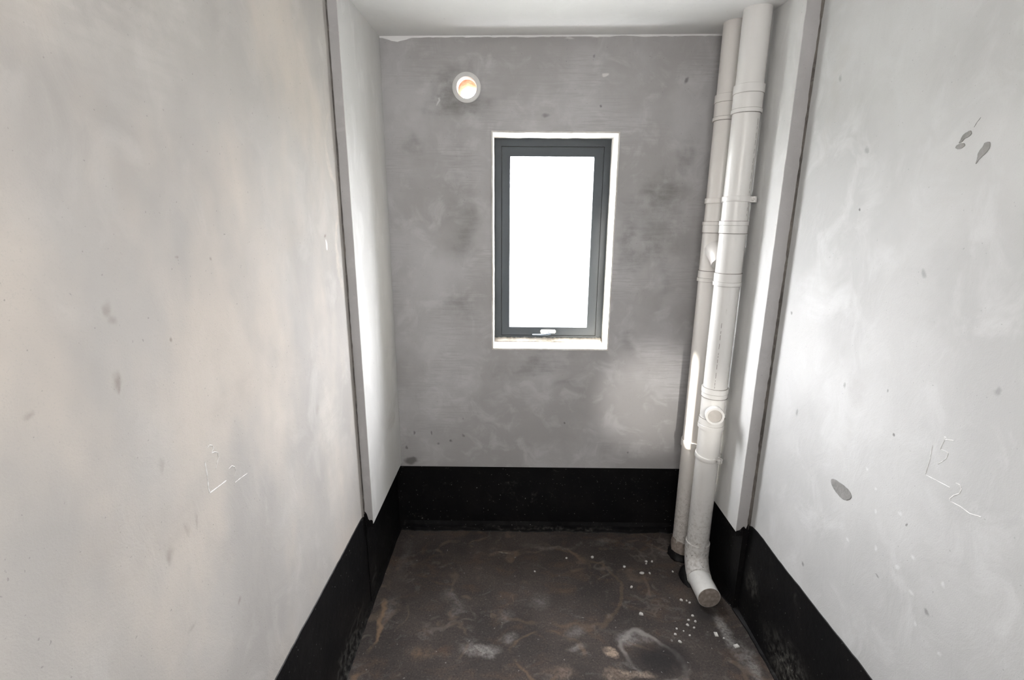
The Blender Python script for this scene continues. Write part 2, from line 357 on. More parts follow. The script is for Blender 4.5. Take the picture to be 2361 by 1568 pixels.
def simple(name, col, rough, metal=0.0, var=.9, sc=60):
    s = Mat(name, rough, .5)
    s.color(s.mix(s.noise(sc, 3), tuple(x * var for x in col), col)); s.b.inputs['Metallic'].default_value = metal
    return s.m
m_frame = simple('slate_grey_aluminium', (0.010, 0.016, 0.022), .55)
m_gasket = simple('black_rubber_gasket', (0.012, 0.012, 0.013), .6)
m_bead = simple('pale_glazing_bead', (0.30, 0.33, 0.36), .35)
m_handle = simple('silver_handle', (0.78, 0.78, 0.76), .28, .3)
m_lever = simple('slate_handle_lever', (0.07, 0.09, 0.12), .3, .2)
m_bolt = simple('zinc_bolt', (0.70, 0.69, 0.67), .35, .8)
m_tcap = simple('dull_grey_cap', (0.50, 0.47, 0.44), .7, 0, .8)
m_vent = simple('white_vent_pvc', (0.66, 0.655, 0.64), .45)
B_ = Mat('broken_brick', .95, .2)
B_.color(B_.mix(B_.ramp(B_.noise(40, 4), .4, .65), (0.40, 0.22, 0.14), (0.55, 0.36, 0.25))); B_.bump(B_.noise(90, 4), .5, .004); m_brick = B_.m
gl = bpy.data.materials.new('window_glass'); gl.use_nodes = True
nt = gl.node_tree; nt.nodes.clear()
out = nt.nodes.new('ShaderNodeOutputMaterial'); mx = nt.nodes.new('ShaderNodeMixShader'); tr = nt.nodes.new('ShaderNodeBsdfTransparent'); gs = nt.nodes.new('ShaderNodeBsdfGlossy')
tr.inputs[0].default_value = (.96, .96, .96, 1); gs.inputs['Roughness'].default_value = .02
lw = nt.nodes.new('ShaderNodeLayerWeight'); pw = nt.nodes.new('ShaderNodeMath'); pw.operation = 'POWER'; pw.inputs[1].default_value = 5
fr = nt.nodes.new('ShaderNodeMath'); fr.operation = 'MULTIPLY_ADD'; fr.inputs[1].default_value = .5; fr.inputs[2].default_value = .02
nt.links.new(lw.outputs['Facing'], pw.inputs[0]); nt.links.new(pw.outputs[0], fr.inputs[0])
nt.links.new(fr.outputs[0], mx.inputs[0]); nt.links.new(tr.outputs[0], mx.inputs[1]); nt.links.new(gs.outputs[0], mx.inputs[2]); nt.links.new(mx.outputs[0], out.inputs[0])
H_ = Mat('hazy_hillside', .95, .1)
H_.color(H_.mix(H_.ramp(H_.noise(.05, 6, .65), .42, .62), (0.30, 0.34, 0.34), (0.10, 0.13, 0.12))); m_hill = H_.m
L_ = Mat('pale_ground', .95, .1); L_.color(L_.mix(L_.ramp(L_.noise(.03, 6, .6), .4, .6), (0.62, 0.63, 0.62), (0.52, 0.54, 0.53))); m_land = L_.m

# ------------------------------------------------------------------ room shell
XL, XAL, XAR = -0.698, -0.657, 1.042      # near left wall, alcove left, alcove right
YS = 2.022                                 # plane of the two steps
ZD = 0.44                                  # where the render stops above the bitumen
def zc(x, y=2.606): return 2.668 + max(0, y - 2.2) * (.02 + .042 * (x + .657) / 1.7)     # the slab is a little uneven
def xr(z): return 1.101

bm = bmesh.new(); box(bm, -1.0, 1.5, -3.2, 2.86, -0.12, 0.0); structure(from_bm('floor', bm, m_floor))
bm = bmesh.new()
NY = (-3.2, 0, 2.2, 2.4, 2.606, 2.86)
loft(bm, [[(x, y, zc(x, y)) for y in NY] + [(x, y, 2.92) for y in reversed(NY)] for x in (-1.0, -.657, .2, 1.042, 1.5)])
structure(from_bm('ceiling', bm, m_ceil))

# back wall: pierced by the window and the vent
def pierced_wall():
    bm = bmesh.new()
    def loop(pts):
        v = [bm.verts.new(p) for p in pts]
        return [bm.edges.new((v[i], v[(i + 1) % len(v)])) for i in range(len(v))]
    e = loop([(-.85, YB, .43), (1.2, YB, .43), (1.2, YB, 2.74), (-.85, YB, 2.74)])
    e += loop([(-.127, YB, 1.141), (.511, YB, 1.141), (.511, YB, 2.262), (-.127, YB, 2.262)])
    e += loop([(-.245 + .058 * math.cos(a), YB, 2.455 + .058 * math.sin(a)) for a in [2 * math.pi * k / 40 for k in range(40)]])
    bmesh.ops.triangle_fill(bm, use_beauty=True, use_dissolve=False, edges=e)
    r = bmesh.ops.extrude_face_region(bm, geom=bm.faces[:])
    for v in [g for g in r['geom'] if isinstance(g, bmesh.types.BMVert)]: v.co.y = 2.86
    return bm
wall_back = structure(from_bm('wall_back', pierced_wall(), m_back))
bm = bmesh.new(); box(bm, -.85, 1.2, 2.648, 2.86, .0, .4299)
b_o = from_bm('wall_footing', bm, m_raw, wall_back)

# left: near wall, then the render of the alcove standing 4 cm proud, its edge facing the camera
bm = bmesh.new(); box(bm, -.90, XL, -3.2, YS - .006, 0, 2.74)
structure(from_bm('wall_left', bm, m_left)); wall_left = bpy.data.objects['wall_left']
bm = bmesh.new(); box(bm, -.90, XAL - .003, YS + .003, 2.605, ZD + .012, 2.74)
w_al = structure(from_bm('wall_left_alcove', bm, m_step))
bm = bmesh.new()     # skim coat on the alcove side, with a slightly broken arris
N = 60; rings = []
for i in range(N + 1):
    z = ZD + .008 + (2.735 - ZD - .008) * i / N
    a = YS + .0005 + .0035 * abs(noise.noise(Vector((0, 3, z * 9)))) 
    rings.append([(XAL, a, z), (XAL, 2.6045, z), (XAL - .0025, 2.6045, z), (XAL - .0025, a, z)])
loft(bm, rings); from_bm('skim_coat', bm, m_alcove, w_al)
bm = bmesh.new(); box(bm, -.90, -.7005, YS - .004, 2.645, 0, ZD + .010); from_bm('wall_footing', bm, m_raw, w_al)
bm = bmesh.new(); rings = []     # dark open joint between near wall and step
for i in range(81):
    z = .50 + (2.66 - .50) * i / 80
    w = .0035 + .004 * max(0, noise.noise(Vector((1, 8, z * 6)))) + .002 * noise.noise(Vector((4, 8, z * 30)))
    rings.append([(XL - .002, YS - .009, z), (XL + w, YS - .0005, z), (XL + w, YS + .002, z), (XL - .002, YS + .002, z)])
loft(bm, rings); from_bm('ragged_joint', bm, m_raw, w_al)

# right
bm = bmesh.new(); rings = []
for i in range(41):
    z = 2.74 * i / 40
    rings.append([(xr(z), -3.2, z), (xr(z), YS - .004, z), (1.40, YS - .006, z), (1.40, -3.2, z)])
loft(bm, rings); structure(from_bm('wall_right', bm, m_right)); wall_right = bpy.data.objects['wall_right']
bm = bmesh.new(); box(bm, XAR + .003, 1.42, YS + .005, 2.605, ZD - .012, 2.74)
w_ar = structure(from_bm('wall_right_alcove', bm, m_step))
bm = bmesh.new(); rings = []
for i in range(N * 2 + 1):
    z = ZD - .014 + (2.735 - ZD + .014) * i / N / 2
    a = YS + .0025 + .004 * abs(noise.noise(Vector((0, 7, z * 12))))
    rings.append([(XAR, a, z), (XAR, 2.6045, z), (XAR + .0025, 2.6045, z), (XAR + .0025, a, z)])
loft(bm, rings); from_bm('skim_coat', bm, m_alcove, w_ar)
bm = bmesh.new(); box(bm, 1.102, 1.42, YS - .004, 2.645, 0, ZD - .014); from_bm('wall_footing', bm, m_raw, w_ar)
bm = bmesh.new(); rings = []     # cracked, ragged joint between the step and the near wall
for i in range(241):
    z = .44 + (2.70 - .44) * i / 240
    t = max(0, 1 - (z - .44) / 1.7)
    w = .004 + .0035 * noise.noise(Vector((1, 8, z * 7))) + .003 * noise.noise(Vector((4, 8, z * 34))) + .004 * t
    w = max(w, .0015)
    rings.append([(1.1015 - w, YS + .0055, z), (1.1015 - w * .4, YS - .002, z), (1.1012, YS - .006 - w * .5, z), (1.104, YS - .004, z), (1.104, YS + .0085, z)])
loft(bm, rings); from_bm('ragged_joint', bm, m_raw, w_ar)

# rear wall with its doorway, behind the camera
bm = bmesh.new()
box(bm, -.9, -.56, -1.75, -1.60, 0, 2.66); box(bm, 1.0, 1.4, -1.75, -1.60, 0, 2.66); box(bm, -.56, 1.0, -1.75, -1.60, 2.33, 2.66)
structure(from_bm('wall_rear', bm, m_right))
bm = bmesh.new(); box(bm, -.9, 1.4, -3.3, -3.1, 0, 2.66); structure(from_bm('wall_corridor', bm, m_right))

# plaster bead where the ceiling paint laps down on the back wall
bm = bmesh.new(); rings = []
for i in range(121):
    x = XAL + .001 + (XAR - .002 - XAL) * i / 120
    d = .008 + .006 * noise.noise(Vector((x * 9, 0, 3))) + .005 * max(0, noise.noise(Vector((x * 31, 1, 3)))) + (.018 * max(0, 1 - abs(x + .57) / .07))
    z = zc(x) + .001
    rings.append([(x, YB + .001, z), (x, YB - .004, z), (x, YB - .003, z - d * .7), (x, YB + .001, z - d)])
loft(bm, rings); structure(from_bm('trim_1', bm, m_ceil))

# ------------------------------------------------------------------ bitumen skirtings
def wob(p, s, a): return a * noise.noise(Vector(p) * s)
def skirting(name, stations):
    """stations: list of profiles (each a closed list of points)"""
    bm = bmesh.new(); loft(bm, stations); return structure(from_bm(name, bm, m_tar))
st = []
for i in range(141):
    y = -1.55 + (YS + .004 + 1.55) * i / 140
    zt = .505 + (2.0 - y) * .026 + wob((1, y, 0), 5, .005) + wob((1, y, 0), 22, .003)
    if y > 1.985: zt -= (y - 1.985) * .5
    fe = XL + .008 + wob((2, y, 0), 4, .006) + wob((2, y, 0), 19, .003)
    st.append([(XL - .001, y, zt), (XL + .003, y, zt - .003), (XL + .0045, y, .03), (fe + .006, y, .004), (fe + .012, y, -.002), (XL - .001, y, -.002)])
skirting('baseboard_left', st)
st = []
for i in range(41):
    y = YS + .004 + (2.650 - YS - .004) * i / 40
    zt = ZD + .0145 - .012 * (y - YS) / .6
    st.append([(-.703, y, zt - .003), (-.6955, y, zt - .003), (-.693, y, .03), (-.685 + wob((3, y, 0), 9, .004), y, .004), (-.680 + wob((3, y, 0), 9, .004), y, -.002), (-.703, y, -.002)])
skirting('baseboard_left_alcove', st)
st = []
for i in range(161):
    x = -.70 + (1.085 + .70) * i / 160
    zt = ZD - .006 - .010 * (x + .657) / 1.7
    lip = .030 + wob((x, 5, 0), 5, .012) + wob((x, 5, 0), 21, .008)
    zz = .012 + wob((x, 6, 0), 14, .006)
    st.append([(x, 2.650, zt), (x, 2.638, zt), (x, 2.636, .05), (x, 2.640 - lip * .35, .022 + zz * .4), (x, 2.640 - lip, .016 + zz * .5), (x, 2.636 - lip, .004), (x, 2.632 - lip, -.002), (x, 2.650, -.002)])
skirting('baseboard_back', st)
st = []
for i in range(41):
    y = YS - .004 + (2.650 - YS + .004) * i / 40
    zt = ZD - .0155
    st.append([(1.105, y, zt), (1.080, y, zt), (1.076, y, .05), (1.058 + wob((3, y, 4), 9, .004) + max(0, 2.1 - y) * .25, y, .005), (1.052 + wob((3, y, 4), 9, .004) + max(0, 2.1 - y) * .25, y, -.002), (1.105, y, -.002)])
skirting('baseboard_right_alcove', st)
st = []
for i in range(141):
    y = -1.55 + (YS - .003 + 1.55) * i / 140
    zt = .478 + (2.0 - y) * .012 + wob((7, y, 0), 5, .006) + wob((7, y, 0), 24, .003)
    if y > 1.985: zt -= (y - 1.985) * .4
    xw = xr(zt)
    fe = 1.083 + wob((8, y, 0), 4, .007) + wob((8, y, 0), 19, .004) - max(0, y - 1.9) * .14
    st.append([(xw + .003, y, zt), (xw - .003, y, zt - .003), (xr(.08) - .004, y, .05), (1.094, y, .012), (fe + .004, y, .0045), (fe, y, -.002), (1.12, y, -.002)])
skirting('baseboard_right', st)
# bitumen smeared up on the edges of the two steps
def smear(name, xs, y, zlo, tops, parent):
    bm = bmesh.new()
    pts = [(x, z) for x, z in zip(xs, tops)]
    loft(bm, [[(x, y, zlo), (x, y - .0025, zlo), (x, y - .002, z), (x, y, z)] for x, z in pts])
    return from_bm(name, bm, m_tar, parent)
bm = bmesh.new(); box(bm, -.702, -.690, YS - .0065, YS + .004, 0, ZD + .006); from_bm('tar_return', bm, m_tar, bpy.data.objects['baseboard_left_alcove'])
bm = bmesh.new(); box(bm, 1.074, 1.12, YS - .0045, YS + .004, 0, .436); from_bm('tar_return', bm, m_tar, bpy.data.objects['baseboard_right_alcove'])
smear('tar_smear', [-.699, -.692, -.686, -.680, -.674, -.668, -.660], YS + .0025, .430, [.512, .508, .497, .470, .463, .468, .4615], bpy.data.objects['baseboard_left_alcove'])
smear('tar_smear', [1.045, 1.056, 1.063, 1.069, 1.074, 1.079, 1.084, 1.089, 1.094, 1.099, 1.104], YS + .002, .405, [.430, .432, .436, .447, .452, .453, .444, .441, .462, .474, .478], bpy.data.objects['baseboard_right_alcove'])

# ------------------------------------------------------------------ window
win = structure(empty('window_1', (.192, 2.785, 1.15)))
def wpart(name, bm, mat, parent=win, smooth=False, sharp=None):
    o = from_bm(name, bm, mat, None, smooth, sharp)
    return keep(o, parent) if parent is win else keep_sub(o, parent)
def keep_sub(o, parent):
    o.parent = parent
    bpy.context.view_layer.update()
    o.matrix_parent_inverse = parent.matrix_world.inverted()
    return o
def frame_mesh(o, i, yo, yi, yback, steps=1, jit=0.0, lips=0.0):
    """o / i = (x0,x1,z0,z1) outer and inner rectangle; yo, yi = depth of the face at the outer and inner edge"""
    bm = bmesh.new()
    def rect(r, y):
        x0, x1, z0, z1 = r; out = []
        for (ax, az), (bx, bz) in (((x0, z0), (x1, z0)), ((x1, z0), (x1, z1)), ((x1, z1), (x0, z1)), ((x0, z1), (x0, z0))):
            for k in range(steps):
                t = k / steps; x = ax + (bx - ax) * t; z = az + (bz - az) * t
                out.append(Vector((x + wob((x, 1, z), 26, jit), y, z + wob((x, 4, z), 26, jit))))
        return out
    rings = [rect(o, yback), rect(o, yo), rect(i, yi), rect(i, yback)]
    R = [[bm.verts.new(p) for p in r] for r in rings]
    n = len(R[0])
    for a, b in zip(R, R[1:] + R[:1]):
        for k in range(n): bm.faces.new((a[k], a[(k + 1) % n], b[(k + 1) % n], b[k]))
    return bm
wpart('reveal', frame_mesh((-.1262, .5102, 1.1418, 2.2612), (-.119, .503, 1.150, 2.2535), YB - .004, YB - .003, 2.785, 24, .0016), m_reveal)
FO = (-.121, .505, 1.148, 2.2555)
wpart('outer_frame', frame_mesh(FO, (-.081, .467, 1.180, 2.214), 2.785, 2.785, 2.85), m_frame)
wpart('gasket', frame_mesh((-.0805, .4665, 1.1805, 2.2135), (-.0775, .4635, 1.1835, 2.2105), 2.790, 2.790, 2.85), m_gasket)
sash = wpart('sash', frame_mesh((-.0770, .4630, 1.1840, 2.2100), (-.0345, .415, 1.230, 2.1635), 2.7835, 2.7835, 2.848), m_frame)
wpart('glazing_bead', frame_mesh((-.034, .4145, 1.2305, 2.163), (-.031, .409, 1.2385, 2.160), 2.790, 2.812, 2.828), m_bead, sash)
bm = bmesh.new(); box(bm, -.036, .418, 2.8285, 2.8345, 1.228, 2.164); wpart('pane', bm, gl, sash)
bm = bmesh.new()                   # crumbled mortar left along the foot of the frame
rings = []
for k in range(121):
    x = -.117 + .618 * k / 120
    h = .010 + .007 * max(0, noise.noise(Vector((x * 26, 2, 0)))) + .004 * noise.noise(Vector((x * 80, 5, 0)))
    rings.append([(x, 2.745 + wob((x, 1, 1), 30, .008), 1.149), (x, 2.762, 1.152 + h * .5), (x, 2.784, 1.150 + h + .008), (x, 2.7855, 1.149)])
loft(bm, rings); wpart('mortar_bead', bm, m_mortar, win, True)
# handle on the bottom rail
bm = bmesh.new(); box(bm, .146, .236, 2.771, 2.7836, 1.195, 1.217)
bmesh.ops.bevel(bm, geom=bm.edges[:], offset=.0045, segments=3, affect='EDGES', clamp_overlap=True)
hd = wpart('handle', bm, m_handle, sash, True, 40)
bm = bmesh.new(); turned(bm, (.193, 2.772, 1.205), (0, -1, 0), [(0, .0105), (.018, .0095), (.026, .011), (.032, .009)], 24)
o = from_bm('handle_neck', bm, m_handle, None, True, 40); keep_sub(o, win); 
bm = bmesh.new()
rings = []
for t, (x, y, z, a, b) in enumerate([(.207, 2.740, 1.203, .008, .006), (.193, 2.738, 1.201, .010, .007), (.170, 2.735, 1.198, .008, .0055), (.135, 2.733, 1.1965, .0075, .0045), (.105, 2.733, 1.197, .007, .004), (.098, 2.734, 1.1975, .004, .0025)]):
    rings.append([(x, y + a * math.cos(q), z + b * math.sin(q)) for q in [2 * math.pi * k / 16 for k in range(16)]])
loft(bm, rings); lv = from_bm('handle_lever', bm, m_lever, None, True, 50); keep_sub(lv, win)

# ------------------------------------------------------------------ vent sleeve through the wall
VX, VZ = -.245, 2.455
vent = empty('vent_sleeve', (VX, YB, VZ))
tag(vent, 'round white plastic vent sleeve through the grey wall, high left of the window', 'vent')
bm = bmesh.new()
def tubewall(bm, prof, n=56, wobs=None):
    """closed ring profile (y, r) swept round the vent axis"""
    R = []
    for k in range(n):
        a = 2 * math.pi * k / n
        R.append([bm.verts.new((VX + r * math.cos(a), y, VZ + r * math.sin(a))) for y, r in prof])
    m = len(prof)
    for k in range(n):
        A, B = R[k], R[(k + 1) % n]
        for i in range(m): bm.faces.new((A[i], A[(i + 1) % m], B[(i + 1) % m], B[i]))
tubewall(bm, [(YB + .001, .0690), (YB - .008, .0690), (YB - .0105, .066), (YB - .0105, .050), (YB - .009, .0485), (YB + .001, .0485)])
keep(from_bm('flange', bm, m_vent, None, True, 40), vent)
bm = bmesh.new(); tubewall(bm, [(YB - .002, .0485), (YB + .045, .0475), (YB + .045, .0555), (YB + .002, .0555)])
keep(from_bm('sleeve', bm, m_vent, None, True, 40), vent)
bm = bmesh.new()                      # rough hole broken through the brick
n = 56; R = []
for k in range(n):
    a = 2 * math.pi * k / n; row = []
    for y, r0 in ((YB + .046, .0575), (YB + .046, .052), (YB + .085, .054), (YB + .15, .049), (YB + .20, .0475), (YB + .225, .0475), (YB + .256, .047), (YB + .256, .0575)):
        r = r0
        if r0 < .055: r += wob((math.cos(a), y * 9, math.sin(a)), 2.6, .007)
        row.append(bm.verts.new((VX + r * math.cos(a), y, VZ + r * math.sin(a))))
    R.append(row)
for k in range(n):
    A, B = R[k], R[(k + 1) % n]
    for i in range(8): bm.faces.new((A[i], A[(i + 1) % 8], B[(i + 1) % 8], B[i]))
keep(from_bm('brick_lining', bm, m_brick, None, True), vent)

# ------------------------------------------------------------------ drain pipes
def part(root, name, bm, mat, parent=None, sharp=35):
    o = from_bm(name, bm, mat, None, True, sharp)
    return keep(o, root) if parent is None else keep_sub(o, parent)
def vpipe(root, mat, cx, cy, z0, z1, r=.055, name='pipe_length'):
    bm = bmesh.new(); turned(bm, (cx, cy, z0), (0, 0, 1), [(0, r), (z1 - z0, r)], 64); return part(root, name, bm, mat)
def fitting(root, mat, cx, cy, rows, name='coupling'):
    bm = bmesh.new(); turned(bm, (cx, cy, 0), (0, 0, 1), rows, 64); o = part(root, name, bm, mat, None, 25)
    steps = [(a[0] + b[0]) / 2 for a, b in zip(rows[1:], rows[2:-1]) if abs(a[1] - b[1]) > .0015]
    for z, r in [(z, .0598) for z in steps] + [(rows[0][0] - .0007, .0570), (rows[-1][0] + .0007, .0566)]:
        bm = bmesh.new()        # dirt gathered in the joint
        turned(bm, (cx, cy, z), (0, 0, 1), [(-.0010, .054), (-.0010, r), (.0010, r), (.0010, .054)], 48)
        part(root, 'seam', bm, m_grime, o)
    return o
def printed_line(root, parent, cx, cy, az, z0, z1, seed, r=.0552):
    """the broken line of print that runs up a plastic pipe"""
    bm = bmesh.new(); z = z0
    d = Vector((math.cos(az), math.sin(az), 0)); t = Vector((-d.y, d.x, 0))
    rnd = random.Random(seed)
    while z < z1:
        h = rnd.uniform(.004, .03)
        c = Vector((cx, cy, z)) + d * r
        loft(bm, [[c - t * .0009 - d * .001, c - t * .0009, c + t * .0009, c + t * .0009 - d * .001], [q + Vector((0, 0, h)) for q in (c - t * .0009 - d * .001, c - t * .0009, c + t * .0009, c + t * .0009 - d * .001)]])
        z += h + rnd.uniform(.003, .02)
    o = part(root, 'printed_line', bm, m_grime, parent); o['kind'] = 'stuff'; return o
def socket_up(z0, z1, r=.055):      # plain double socket with a rim at both ends
    return [(z0, r - .002), (z0, r + .0065), (z0 + .014, r + .0065), (z0 + .016, r + .0035), (z1 - .034, r + .0035), (z1 - .032, r + .0062), (z1, r + .0062), (z1, r - .002)]

FX, FY = .967, 2.25
front = empty('drain_pipe', (FX, FY, 0))
tag(front, 'white plastic waste pipe nearer the camera, ending in a capped elbow on the floor', 'pipe')
vpipe(front, m_pipe, FX, FY, 2.36, 2.69)
fitting(front, m_pipe, FX, FY, socket_up(2.278, 2.386))
pl = vpipe(front, m_pipe, FX, FY, 1.83, 2.285)
printed_line(front, pl, FX, FY, math.radians(-55), 1.86, 2.26, 3)
wye = fitting(front, m_pipe, FX, FY, [(1.553, .053), (1.553, .0612), (1.569, .0612), (1.571, .0590), (1.608, .0590), (1.612, .0562), (1.783, .0562), (1.787, .0590), (1.819, .0590), (1.821, .0612), (1.838, .0612), (1.838, .053)], 'junction')
pl = vpipe(front, m_pipe, FX, FY, 1.05, 1.56)
printed_line(front, pl, FX, FY, math.radians(-116), 1.07, 1.40, 4)
tee = fitting(front, m_pipe, FX, FY, [(.854, .053), (.854, .0612), (.872, .0612), (.874, .0590), (.906, .0590), (.910, .0562), (1.012, .0562), (1.016, .0590), (1.036, .0590), (1.038, .0612), (1.062, .0612), (1.062, .053)], 'tee')
vpipe(front, m_pipe, FX, FY, .19, .86)
# small capped branch of the tee, pointing at the room
ba = Vector((-.024, -.090, .002)).normalized()
bm = bmesh.new()
turned(bm, (FX, FY, .944), ba, [(.02, .036), (.062, .036), (.064, .0425), (.092, .0425), (.094, .0415), (.094, .0315), (.082, .031)], 48)
br = part(front, 'branch_socket', bm, m_pipe, tee)
bm = bmesh.new(); turned(bm, (FX, FY, .944), ba, [(.080, .0313), (.0845, .0313), (.0855, .029)], 40)
part(front, 'branch_cap', bm, m_tcap, tee)
# elbow and stub at the floor
end = Vector((.956, 2.022, .0575)); turn = Vector((.955, 2.152, .0585))
pts = [Vector((FX, FY, .21)), Vector((FX, FY, .155)), Vector((FX - .001, FY - .006, .125)), Vector((FX - .003, FY - .024, .093)), Vector((FX - .006, FY - .052, .070)), Vector((FX - .009, FY - .080, .0605)), turn]
bm = bmesh.new(); sweep(bm, pts, [.0605, .0605, .0600, .0600, .0600, .0600, .0600], 48)
part(front, 'elbow', bm, m_pipe)
ax = (end - turn).normalized(); Ls = (end - turn).length
bm = bmesh.new(); turned(bm, turn, ax, [(-.02, .055), (Ls, .055)], 64)
stub = part(front, 'stub_pipe', bm, m_stub)
bm = bmesh.new(); turned(bm, end, ax, [(-.004, .0535), (.0012, .0535), (.0015, .052)], 48)
part(front, 'end_cap', bm, m_cap, stub)

def clamp(root, cx, cy, z, mat, tilt=(0, 0, 1), ear=None, wall=True):
    ax = Vector(tilt).normalized()
    bm = bmesh.new()
    c = Vector((cx, cy, z))
    turned(bm, c - ax * .012, ax, [(0, .0545), (0, .0595), (.002, .0605), (.022, .0605), (.024, .0595), (.024, .0545)], 64)
    cl = part(root, 'clamp', bm, mat, None, 30)
    if ear is not None:
        d = Vector((math.cos(ear), math.sin(ear), 0)); t = Vector((-d.y, d.x, 0))
        for s in (-1, 1):
            bm = bmesh.new()
            p = c + d * .0605 + t * (.008 * s)
            vs = []
            for du in (-.004, .020):
                for dt in (-.0025, .0025):
                    for dz in (-.012, .012): vs.append(bm.verts.new(p + d * du + t * dt + Vector((0, 0, dz))))
            bmesh.ops.convex_hull(bm, input=vs)
            part(root, 'clamp_ear', bm, mat, cl)
        bm = bmesh.new(); turned(bm, c + d * .071 - t * .018, t, [(0, .0045), (.004, .0055), (.004, .003), (.032, .003), (.032, .0055), (.038, .0055)], 12)
        part(root, 'bolt', bm, m_bolt, cl)
    if wall:
        bm = bmesh.new(); turned(bm, (cx + .055, cy + .012, z), (1, 0, 0), [(0, .004), (1.0425 - cx - .055, .004)], 12, Vector((0, 1, 0)))
        part(root, 'hanger_rod', bm, m_bolt, cl)
    return cl
clamp(front, FX, FY, 1.930, m_pipe, (0.02, 0.05, 1), math.radians(-38))
clamp(front, FX, FY, .703, m_pipe, (.0, -.16, 1), math.radians(-62))

BX, BY = .957, 2.425
back = empty('drain_pipe', (BX, BY, 0))
tag(back, 'ivory plastic waste pipe standing behind the other, nearest the back wall', 'pipe')
vpipe(back, m_pipe2, BX, BY, 2.36, 2.71)
fitting(back, m_pipe2, BX, BY, socket_up(2.280, 2.388))
vpipe(back, m_pipe2, BX, BY, 1.83, 2.285)
jn = fitting(back, m_pipe2, BX, BY, [(1.550, .053), (1.550, .0612), (1.566, .0612), (1.568, .0590), (1.600, .0590), (1.604, .0562), (1.780, .0562), (1.784, .0590), (1.817, .0590), (1.819, .0612), (1.834, .0612), (1.834, .053)], 'junction')
bm = bmesh.new()          # slanting link from one pipe to the other
sweep(bm, [(BX, BY + .01, 1.715), (BX - .001, BY - .045, 1.700), (BX + .003, BY - .09, 1.672), (FX - .004, FY + .066, 1.650)], [.050, .050, .050, .050], 40)
part(back, 'slanting_branch', bm, m_pipe2, jn)
vpipe(back, m_pipe2, BX, BY, .60, 1.56)
fitting(back, m_pipe2, BX, BY, [(.667, .053), (.667, .0605), (.705, .0605), (.705, .053)], 'coupling')
bm = bmesh.new()          # lower length, its foot caked with mortar
turned(bm, (BX, BY, .02), (0, 0, 1), [(0, .0555), (.60, .055)], 64); part(back, 'pipe_length', bm, m_pipe2)
clamp(back, BX, BY, 1.928, m_pipe2, (0.02, 0.03, 1), None)
bm = bmesh.new(); turned(bm, (BX, BY, .022), (0, 0, 1), [(.0, .050), (.004, .059), (.03, .0605), (.06, .0585), (.085, .0560), (.088, .052)], 48, wob=.006)
part(back, 'mortar_collar', bm, m_cap)
floor = bpy.data.objects['floor']
bm = bmesh.new(); turned(bm, (BX - .004, BY - .008, -.003), (0, 0, 1), [(0, .078), (.012, .074), (.027, .066), (.034, .05)], 48, wob=.010)
from_bm('tar_collar', bm, m_tar, floor, True)
bm = bmesh.new()
rings = []
for k, (d, w, h) in enumerate([(0, .050, .05), (.03, .066, .06), (.06, .066, .045), (.095, .060, .022), (.125, .045, .008)]):
    rings.append([(FX - .018 + w * math.cos(q) + wob((k, q, 1), 2, .006), FY + .03 - d, -.003 + max(0, h * math.sin(q)) + .001) for q in [math.pi * j / 14 for j in range(15)]])
loft(bm, rings); from_bm('tar_mound', bm, m_tar, floor, True)

# ------------------------------------------------------------------ marks on the walls
def stroke(name, wall, x, pts, w, side, seed, broken=0.0):
    """a chalk stroke: a hair-thin ribbon of uneven width lying on the wall (points are y, z)"""
    P = [Vector((a, b)) for a, b in pts]; fine = []
    for a, b in zip(P, P[1:]):
        n = max(2, int((b - a).length / .003))
        fine += [a + (b - a) * k / n for k in range(n)]
    fine.append(P[-1])
    bm = bmesh.new(); prev = None
    for i, p in enumerate(fine):
        t = (fine[min(i + 1, len(fine) - 1)] - fine[max(i - 1, 0)]).normalized(); nn = Vector((-t.y, t.x))
        ww = w * max(.5, .85 + .6 * noise.noise(Vector((seed, p.x * 120, p.y * 120)))) * (.55 if i in (0, len(fine) - 1) else 1)
        xx = x(p.y) if callable(x) else x
        cur = None
        if broken == 0 or noise.noise(Vector((seed * 3.1, p.x * 70, p.y * 70))) > -.55 + broken:
            cur = [bm.verts.new((xx + side * h, p.x + nn.x * s * ww, p.y + nn.y * s * ww)) for s, h in ((-1, .0002), (0, .0009), (1, .0002))]
            if prev:
                for k in (0, 1): bm.faces.new((prev[k], prev[k + 1], cur[k + 1], cur[k]))
        prev = cur
    return from_bm(name, bm, m_chalk, wall)
for k, (pts, w) in enumerate([
    ([(1.003, 1.309), (1.004, 1.272), (1.001, 1.243), (1.003, 1.230), (1.032, 1.227), (1.068, 1.224)], .0019),
    ([(1.018, 1.335), (1.027, 1.338), (1.037, 1.332), (1.039, 1.324), (1.031, 1.316), (1.041, 1.314), (1.053, 1.306), (1.053, 1.294), (1.044, 1.283), (1.035, 1.273)], .0011),
    ([(1.083, 1.247), (1.097, 1.248), (1.108, 1.239), (1.110, 1.229), (1.102, 1.217), (1.100, 1.200), (1.124, 1.198), (1.157, 1.194)], .0012)]):
    stroke('chalk_stroke', wall_left, XL, pts, w, 1, k + 1.3, 0)
